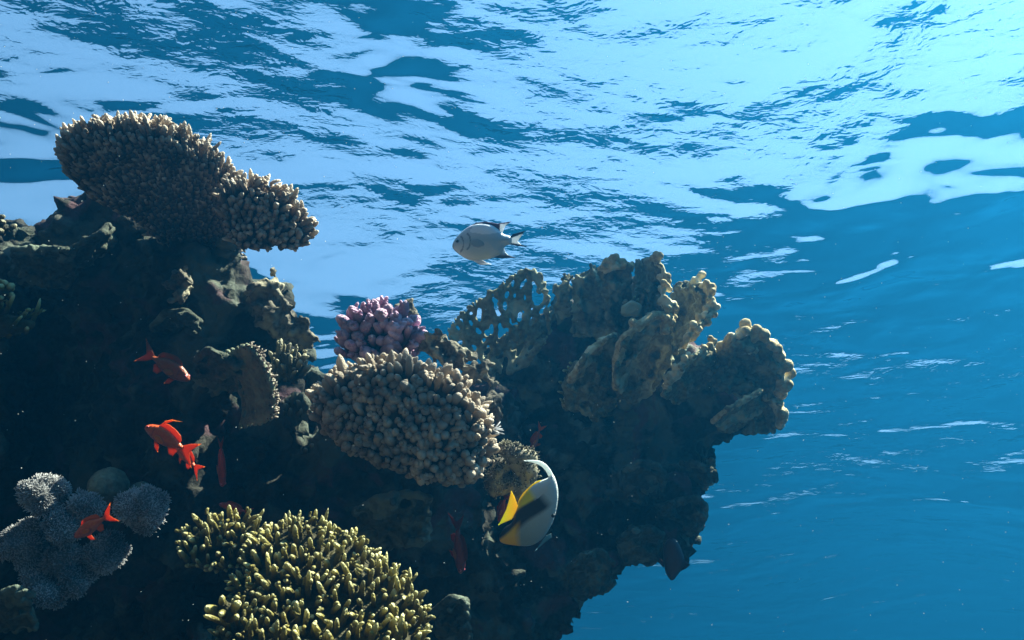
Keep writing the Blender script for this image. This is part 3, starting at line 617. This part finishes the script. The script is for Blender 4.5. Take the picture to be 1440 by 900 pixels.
for k, (a, b, lab) in enumerate([
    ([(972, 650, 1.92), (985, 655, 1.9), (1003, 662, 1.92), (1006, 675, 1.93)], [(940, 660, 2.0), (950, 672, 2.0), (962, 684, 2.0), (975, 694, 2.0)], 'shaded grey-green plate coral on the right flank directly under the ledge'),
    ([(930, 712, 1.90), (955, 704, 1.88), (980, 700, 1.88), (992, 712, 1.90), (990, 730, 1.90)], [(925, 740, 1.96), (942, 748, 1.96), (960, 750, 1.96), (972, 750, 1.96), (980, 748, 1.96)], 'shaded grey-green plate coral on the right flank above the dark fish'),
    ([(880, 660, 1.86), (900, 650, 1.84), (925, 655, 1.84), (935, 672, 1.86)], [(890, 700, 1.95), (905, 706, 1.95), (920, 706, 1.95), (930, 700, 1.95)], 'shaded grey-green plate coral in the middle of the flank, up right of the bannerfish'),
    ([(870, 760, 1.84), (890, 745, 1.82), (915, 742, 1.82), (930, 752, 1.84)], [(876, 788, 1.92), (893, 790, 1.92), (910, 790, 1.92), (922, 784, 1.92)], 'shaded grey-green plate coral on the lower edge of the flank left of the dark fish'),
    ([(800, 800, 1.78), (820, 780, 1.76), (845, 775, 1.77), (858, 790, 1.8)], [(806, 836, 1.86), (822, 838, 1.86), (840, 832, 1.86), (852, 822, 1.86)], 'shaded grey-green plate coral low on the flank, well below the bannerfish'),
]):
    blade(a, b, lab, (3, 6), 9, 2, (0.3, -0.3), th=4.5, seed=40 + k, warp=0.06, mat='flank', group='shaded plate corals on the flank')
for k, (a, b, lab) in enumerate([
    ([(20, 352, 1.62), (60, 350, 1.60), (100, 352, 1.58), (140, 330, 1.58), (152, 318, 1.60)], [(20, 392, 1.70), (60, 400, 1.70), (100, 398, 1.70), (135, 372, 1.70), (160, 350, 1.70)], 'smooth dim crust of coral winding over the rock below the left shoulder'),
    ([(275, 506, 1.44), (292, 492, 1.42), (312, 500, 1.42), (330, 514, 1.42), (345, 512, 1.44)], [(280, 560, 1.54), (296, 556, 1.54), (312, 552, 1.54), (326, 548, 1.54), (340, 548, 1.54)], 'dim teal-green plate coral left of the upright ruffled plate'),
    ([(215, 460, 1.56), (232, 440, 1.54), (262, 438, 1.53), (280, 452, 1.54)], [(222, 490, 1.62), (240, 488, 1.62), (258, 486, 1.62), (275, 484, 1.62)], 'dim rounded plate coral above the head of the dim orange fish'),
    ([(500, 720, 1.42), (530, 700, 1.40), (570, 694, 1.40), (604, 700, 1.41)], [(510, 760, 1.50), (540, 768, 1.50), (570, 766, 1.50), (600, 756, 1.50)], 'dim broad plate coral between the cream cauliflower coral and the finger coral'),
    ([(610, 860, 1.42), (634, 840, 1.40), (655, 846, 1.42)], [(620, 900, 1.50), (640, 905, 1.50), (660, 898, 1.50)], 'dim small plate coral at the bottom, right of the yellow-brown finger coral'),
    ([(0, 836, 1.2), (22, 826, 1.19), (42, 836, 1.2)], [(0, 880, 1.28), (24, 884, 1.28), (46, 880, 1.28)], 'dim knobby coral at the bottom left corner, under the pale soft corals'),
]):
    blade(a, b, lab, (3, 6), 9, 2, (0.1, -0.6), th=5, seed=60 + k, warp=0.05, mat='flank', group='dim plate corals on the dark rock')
# thin curled fingers on the left rim of the low lobe
pp, dd = [], []
for x, y in [(812, 516), (806, 524), (800, 538), (798, 545), (802, 556), (800, 568), (880, 436), (886, 432), (893, 434), (898, 440)]:
    for q in range(3): pp.append(P(x + rng.uniform(-4, 4), y + rng.uniform(-3, 3), 1.82)[:]); dd.append((-0.8 + rng.normal(0, .3), -0.1, 0.45 + rng.normal(0, .2)) if x < 850 else (rng.normal(0, .3), 0, 1))
pp = np.array(pp); dd = np.array(dd)
for m_, lab in ((pp[:, 0] < P(850, 500, 1.82).x, 'thin curled coral fingers fringing the left rim of the low green-tan lobe'), (pp[:, 0] >= P(850, 500, 1.82).x, 'small upright spray of coral fingers between the two green-tan lobes')):
    q_ = pp[m_]; V, Q, T, A = fingers(q_, dd[m_], rng.uniform(0.015, 0.03, len(q_)), 0.0042, 7, 5, 0.8)
    bV, bT = balls(q_, np.full(len(q_), 0.012)); t_ = empty('thin_fingered_coral', Vector(q_[0]), lab, 'coral')
    put('coral_base', sculpt(bV, bT, 0.005, [('CLOUDS', 0.02, 0.006)]), M['fire'], t_)
    put('branches', fast_mesh('branches', V, Q, T, A), M['staghorn'], t_)

# ------------------------------------------------------------------ fish
from mathutils.geometry import delaunay_2d_cdt
def resample(poly, step):
    out_ = []; poly = np.asarray(poly, float)
    for i in range(len(poly)):
        a, b = poly[i], poly[(i + 1) % len(poly)]; n = max(1, int(np.linalg.norm(b - a) / step))
        for k in range(n): out_.append(a + (b - a) * k / n)
    return np.array(out_)
def chaikin(poly, n=2):
    p = np.asarray(poly, float)
    for _ in range(n):
        q = np.roll(p, -1, 0); p = np.stack([p * .75 + q * .25, p * .25 + q * .75], 1).reshape(-1, 2)
    return p
def pillow(poly, width, dist, colfn, step=1.6, soft=True, to3d=None, power=0.5):
    """a rounded body inside an outline (photo pixels), `width` = half thickness in pixels"""
    pl = chaikin(poly) if soft else np.asarray(poly, float); pl = resample(pl, step)
    lo, hi = pl.min(0), pl.max(0); gx, gy = np.meshgrid(np.arange(lo[0], hi[0], step), np.arange(lo[1], hi[1], step))
    g = np.stack([gx.ravel(), gy.ravel()], 1); g = g[inside(g, pl)]; g = g[seg_dist(g, pl) > step * 0.5] if len(g) else g
    allp = np.concatenate([pl, g]) if len(g) else pl; nb = len(pl)
    vs, es, fs, *_ = delaunay_2d_cdt([Vector(p) for p in allp], [], [list(range(nb))], 1, 1e-5)
    vs = np.array([v[:] for v in vs]); d = seg_dist(vs, pl); d[d < 1e-3] = 0; dm = max(d.max(), 1e-6)
    h = width * np.clip(1 - (1 - np.clip(d / dm, 0, 1)) ** 2, 0, 1) ** power
    front = np.array([to3d(x, y, -hh)[:] for (x, y), hh in zip(vs, h)]); back = np.array([to3d(x, y, hh)[:] for (x, y), hh in zip(vs, h)])
    bd = d <= 1e-3; mapb = np.arange(len(vs)) + len(vs); mapb[bd] = np.arange(len(vs))[bd]
    T = [list(f) for f in fs]; tb = [[mapb[i] for i in reversed(f)] for f in fs]
    col = np.array([colfn(x, y) for x, y in vs])
    return fast_mesh('p', np.concatenate([front, back]), None, [f for f in T + tb if len(set(f)) == 3], None, np.concatenate([col, col]))
def placer(dist, cx=0, cy=0, yaw=0.0, rot=0.0, sc=1.0, ox=None, oy=None, flip=1):
    """photo pixels (or a template in pixels) to a fish standing at the real distance, turned by yaw about its own upright"""
    def f(x, y, h):
        u = (x - cx) * sc * flip; v = (y - cy) * sc; X = u * math.cos(rot) - v * math.sin(rot); Y = u * math.sin(rot) + v * math.cos(rot)
        dz = h * sc
        ux = X * math.cos(yaw) + dz * math.sin(yaw); uz = -X * math.sin(yaw) + dz * math.cos(yaw)
        bx, by = (cx if ox is None else ox), (cy if oy is None else oy)
        k = dist / FPX
        return P(bx, by, dist) + RT * ux * k - UP * Y * k + FW * uz * k
    return f
def eye(parent, f, x, y, r, h, iris=(0.5, 0.45, 0.3)):
    for s in (-1, 1):
        c = f(x, y, s * h); rr = (f(x + r, y, s * h) - c).length
        V, T = balls([c[:]], [rr]); dr = (f(x, y, s * (h + 1)) - c).normalized()
        dot = ((V - np.array(c)) @ np.array(dr)) / rr
        col = np.where(dot[:, None] > 0.80, np.array([[0.005, 0.005, 0.008]]), np.array([iris]))
        put('eye', fast_mesh('eye', V, None, T, None, col), M['fish'], parent)
def mixc(a, b, t): t = min(1, max(0, t)); return tuple(a[i] * (1 - t) + b[i] * t for i in range(3))

# silver damselfish
Z1 = lambda pts: [(600 + x / 7.2, 280 + y / 7.2) for x, y in pts]
f = placer(1.62, 680, 342, 0.15)
t_ = empty('silver_fish', P(680, 342, 1.62), 'silvery blue oval fish with a forked dark edged tail swimming in open water', 'fish')
def c_sil(x, y):
    c = mixc((0.75, 0.76, 0.84), (0.40, 0.50, 0.56), (y - 318) / 20)  # paler top and darker flank painted in as light from above
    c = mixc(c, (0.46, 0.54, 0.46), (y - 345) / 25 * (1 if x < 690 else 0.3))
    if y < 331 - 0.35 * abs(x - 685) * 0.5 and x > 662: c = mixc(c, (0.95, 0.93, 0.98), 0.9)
    if y < 322 and x < 664: c = mixc(c, (0.35, 0.30, 0.42), 0.6)
    for cx_, cy_, rr in ((652, 343, 8), (662, 340, 8)):
        dd_ = abs(math.hypot((x - cx_ + 7) * 1.0, (y - cy_) * 0.7) - rr)
        if dd_ < 1.0 and x > cx_ - 5: c = mixc(c, (0.08, 0.14, 0.2), 0.75)
    if x < 637.5: c = mixc(c, (0.1, 0.12, 0.14), 0.6)
    return c
put('body', pillow(Z1([(248, 475), (262, 425), (320, 355), (390, 293), (470, 253), (560, 243), (660, 260), (730, 308), (785, 365), (865, 378), (870, 462), (805, 470), (785, 500), (762, 562), (680, 597), (580, 617), (480, 628), (400, 607), (330, 562), (268, 512)]), 9, 1.62, c_sil, 1.2, to3d=f), M['silver'], t_)
dark = (0.03, 0.03, 0.05)
def c_edge(base, fn): return lambda x, y: mixc(dark, base, fn(x, y))
put('tail_fin', pillow(Z1([(840, 390), (880, 358), (1000, 328), (948, 400), (925, 435), (960, 468), (1035, 492), (920, 480), (840, 462)]), 0.6, 1.62, lambda x, y: mixc((0.75, 0.8, 0.85), dark, 1 if y < 345 - (x - 718) * 0.36 - 12.2 + 3.0 or y > 342.6 + (x - 718) * 0.18 - .5 else 0), 0.8, False, f), M['fin'], t_)
put('dorsal_fin', pillow(Z1([(430, 275), (500, 236), (600, 228), (720, 250), (865, 230), (800, 272), (768, 350), (740, 322), (660, 268), (560, 252), (470, 264)]), 0.8, 1.62, lambda x, y: (0.75, 0.8, 0.86) if x > 703 and y > 315.5 - (x - 703) * .08 else (0.10, 0.07, 0.12), 0.8, False, f), M['fin'], t_)
put('anal_fin', pillow(Z1([(780, 485), (800, 540), (830, 570), (905, 598), (780, 602), (650, 592), (740, 560)]), 0.7, 1.62, lambda x, y: mixc((0.35, 0.45, 0.55), dark, (y - 355) / 7), 0.8, False, f), M['fin'], t_)
for s in (-2.5, 2.5):
    put('pelvic_fin', pillow(Z1([(470, 622), (560, 615), (600, 640), (660, 660), (540, 664)]), 0.5, 1.62, lambda x, y: (0.8, 0.82, 0.85), 0.8, False, lambda x, y, h, s=s: f(x, y, h + s)), M['fin'], t_)
put('pectoral_fin', pillow(Z1([(450, 430), (500, 400), (590, 440), (600, 480), (520, 500), (460, 470)]), 0.5, 1.62, lambda x, y: (0.45, 0.54, 0.60), 0.8, True, lambda x, y, h: f(x, y, h - 9.0)), M['fin'], t_)
eye(t_, f, 644, 339.5, 3.4, 4.6, (0.30, 0.42, 0.5))

# bannerfish, turned away to the right
Z2 = lambda pts: [(680 + x / 5, 620 + y / 5) for x, y in pts]
f = placer(1.36, 745, 705, 0.25)
t_ = empty('bannerfish', P(745, 705, 1.36), 'black and white banded fish with yellow fins and a long white dorsal streamer', 'fish')
A2, B2 = np.array([728, 728.]), np.array([775, 680.])
def c_ban(x, y):
    X = (x - 680) * 5; Y = (y - 620) * 5
    ax = unit(np.array([0.74, -0.62])); s = (X - 200) * ax[1] * -1 + (Y - 580) * ax[0]   # across the band, grows to the lower right
    along = (X - 200) * ax[0] + (Y - 580) * ax[1]
    white = mixc((0.64, 0.68, 0.66), (0.26, 0.35, 0.36), (Y - 300) / 380); yel = (0.95, 0.74, 0.02); c = white  # white painted darker downward to stand for the body's shade
    s += 8 * math.sin(along / 60)
    if s < -46: c = yel
    if s < -30: c = mixc((0.015, 0.015, 0.02), yel, (-30 - s) / 18)
    elif s < 78: c = (0.015, 0.015, 0.02) if s < 48 else mixc((0.015, 0.015, 0.02), white, (s - 48) / 30)
    if s < -30 and along > 235: c = mixc(c, white, (along - 235) / 40)
    if along > 275: c = mixc(c, white, (along - 275) / 60)
    if X < 275 and Y > 540 and s > 20: c = mixc(c, (0.95, 0.50, 0.02), min(1, (275 - X) / 50) * min(1, (s - 20) / 20))
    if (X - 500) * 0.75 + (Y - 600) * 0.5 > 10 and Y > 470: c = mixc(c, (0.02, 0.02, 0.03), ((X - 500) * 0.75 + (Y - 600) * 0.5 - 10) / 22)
    return c
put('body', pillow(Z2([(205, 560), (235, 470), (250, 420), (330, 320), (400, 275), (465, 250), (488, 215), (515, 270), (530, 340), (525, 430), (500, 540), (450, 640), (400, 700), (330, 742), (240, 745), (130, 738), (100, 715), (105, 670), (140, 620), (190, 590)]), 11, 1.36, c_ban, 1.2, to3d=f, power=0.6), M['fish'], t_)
put('tail_fin', pillow(Z2([(190, 355), (215, 400), (240, 468), (222, 510), (195, 560), (95, 608), (115, 570), (150, 500), (175, 420)]), 0.8, 1.36, lambda x, y: mixc((0.85, 0.85, 0.03), (0.95, 0.64, 0.02), (x - 702) / 24), 1.0, False, f), M['fin'], t_)
put('dorsal_fin', pillow(Z2([(235, 470), (240, 425), (270, 375), (330, 315), (360, 290), (400, 270), (440, 275), (420, 310), (340, 370), (270, 440)]), 1.6, 1.36, lambda x, y: (0.95, 0.74, 0.02), 1.0, True, f), M['fin'], t_)
put('dorsal_streamer', pillow(Z2([(465, 262), (452, 225), (428, 192), (395, 166), (340, 150), (262, 140), (335, 133), (400, 134), (446, 160), (482, 205), (505, 260), (480, 300)]), 1.3, 1.36, lambda x, y: (0.85, 0.90, 0.90), 1.0, True, f), M['fin'], t_)
put('pelvic_fin', pillow(Z2([(478, 640), (480, 670), (430, 710), (360, 775), (400, 715), (440, 660)]), 0.8, 1.36, lambda x, y: (0.10, 0.20, 0.26), 1.0, False, f), M['fin'], t_)
eye(t_, f, 779, 722, 3.0, 3.5, (0.03, 0.03, 0.03))

# orange anthias: template 100 long, head to the left
AB = [(0, 2), (10, -8), (28, -15), (48, -16), (66, -11), (80, -4), (90, -3), (90, 4), (80, 5), (66, 12), (45, 17), (25, 15), (8, 9)]
AF = {'dorsal_fin': [(26, -13), (32, -22), (44, -25), (60, -23), (74, -18), (80, -10), (78, -3), (60, -11)],
      'tail_fin': [(86, -3), (98, -13), (118, -24), (108, -8), (103, 1), (108, 10), (120, 26), (98, 14), (86, 4)],
      'anal_fin': [(58, 12), (66, 24), (76, 24), (80, 12), (76, 6)], 'pelvic_fin': [(28, 14), (36, 28), (46, 32), (42, 18)]}
def anthias(px, py, dist, length, rot, flip, label, yaw=0.2, parts=True, belly=(0.30, 0.11, 0.10), back=(0.62, 0.075, 0.012), finc=(0.80, 0.14, 0.02), streamer=False, shape=1.0):
    f0 = placer(dist, 50, 0, yaw, rot, length / 120.0, px, py, flip); f = lambda x, y, h: f0(x, y * shape, h)
    t = empty('orange_reef_fish', P(px, py, dist), label, 'fish', 'orange red reef fish by the dark rock')
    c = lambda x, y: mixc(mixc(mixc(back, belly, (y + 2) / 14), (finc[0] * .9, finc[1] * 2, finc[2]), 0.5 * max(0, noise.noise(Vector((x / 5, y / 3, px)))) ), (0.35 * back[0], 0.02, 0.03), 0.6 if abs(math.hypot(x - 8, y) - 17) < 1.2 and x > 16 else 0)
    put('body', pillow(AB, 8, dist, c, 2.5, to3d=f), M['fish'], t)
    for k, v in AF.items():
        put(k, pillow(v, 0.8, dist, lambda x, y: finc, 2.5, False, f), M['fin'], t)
    put('pectoral_fin', pillow([(30, 3), (38, -1), (50, 3), (54, 9), (46, 12), (34, 9)], 0.7, dist, lambda x, y: mixc(finc, (0.95, 0.4, 0.1), 0.3), 2, True, lambda x, y, h: f(x, y, h - 8.6)), M['fin'], t)
    if streamer: put('dorsal_streamer', pillow([(30, -18), (34, -27), (46, -36), (66, -42), (48, -34), (38, -24)], 0.7, dist, lambda x, y: (0.95, 0.20, 0.02), 2, False, f), M['fin'], t)
    eye(t, f, 10, -2.5, 2.8, 4.6, (0.5, 0.08, 0.10))
    return t
anthias(234, 616, 1.18, 92, R(26), 1, 'bright orange red fish with a thin raised dorsal streamer, facing left', streamer=True)
anthias(262, 642, 1.30, 62, R(38), 1, 'small red fish half hidden below the bright orange red one with the streamer', yaw=0.4)
anthias(238, 516, 1.36, 92, R(28), -1, 'dim orange fish heading down to the right above the brighter ones', back=(0.26, 0.05, 0.015), finc=(0.28, 0.06, 0.02), belly=(0.16, 0.05, 0.03))  # dim fish from here on carry shade in darker body and fin colours
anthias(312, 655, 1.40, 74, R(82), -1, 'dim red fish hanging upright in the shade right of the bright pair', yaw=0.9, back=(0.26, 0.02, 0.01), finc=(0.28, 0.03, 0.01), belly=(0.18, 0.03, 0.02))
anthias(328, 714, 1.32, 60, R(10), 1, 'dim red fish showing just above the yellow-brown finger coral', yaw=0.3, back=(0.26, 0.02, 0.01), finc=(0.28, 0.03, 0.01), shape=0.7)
anthias(128, 740, 1.12, 84, R(-30), 1, 'orange red fish with raised tail in front of the pale soft corals', yaw=0.3, shape=0.85)
anthias(753, 618, 1.90, 46, R(-65), 1, 'faint red fish far back in the shade right above the bannerfish', yaw=0.5, shape=0.8)
anthias(646, 772, 1.42, 86, R(82), -1, 'large dim red fish hanging upright in the dark middle of the reef', yaw=0.8, back=(0.16, 0.014, 0.008), finc=(0.18, 0.02, 0.01), belly=(0.12, 0.02, 0.015))  # shade put into the colours, deepest on this one and the next
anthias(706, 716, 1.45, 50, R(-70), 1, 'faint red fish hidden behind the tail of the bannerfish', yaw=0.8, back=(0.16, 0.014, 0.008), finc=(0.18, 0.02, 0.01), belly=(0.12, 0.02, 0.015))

# dark fish head down under the overhang
Z3 = lambda pts: [(720 + x / 3, 600 + y / 3) for x, y in pts]
f = placer(1.78, 945, 780, 0.3); bl = lambda x, y: (0.05, 0.025, 0.035)
t_ = empty('dark_fish', P(945, 780, 1.78), 'dark fish pointing head down below the right overhang', 'fish')
put('body', pillow(Z3([(655, 470), (690, 465), (718, 520), (732, 575), (702, 618), (677, 656), (652, 630), (640, 585), (636, 520)]), 9, 1.78, bl, 1.6, to3d=f), M['fish'], t_)
put('tail_fin', pillow(Z3([(655, 478), (640, 430), (665, 445), (700, 420), (692, 475)]), 0.7, 1.78, bl, 1.2, False, f), M['fin'], t_)
put('pectoral_fin', pillow(Z3([(640, 600), (618, 575), (610, 540), (628, 560), (645, 580)]), 0.7, 1.78, bl, 1.2, False, f), M['fin'], t_)
put('dorsal_fin', pillow(Z3([(715, 520), (730, 560), (750, 575), (735, 592), (705, 610)]), 0.7, 1.78, bl, 1.2, False, f), M['fin'], t_)
eye(t_, f, 944, 812, 1.8, 4.5, (0.03, 0.03, 0.03))

# marine snow: specks adrift in the water
n_ = 900; dpt = rng.uniform(0.7, 2.6, n_); cs = [P(rng.uniform(-200, 1640), rng.uniform(-100, 1000), d)[:] for d in dpt]
V, T = balls(cs, rng.uniform(0.0002, 0.0006, n_) * dpt)
msn, tt = new_mat('marine_snow'); o_ = tt.nodes.new('ShaderNodeOutputMaterial'); d_ = tt.nodes.new('ShaderNodeBsdfDiffuse'); d_.inputs[0].default_value = (0.8, 0.8, 0.75, 1); tt.links.new(d_.outputs[0], o_.inputs[0])
tag(put('drifting_specks', fast_mesh('drifting_specks', V, None, T), msn), kind='stuff')
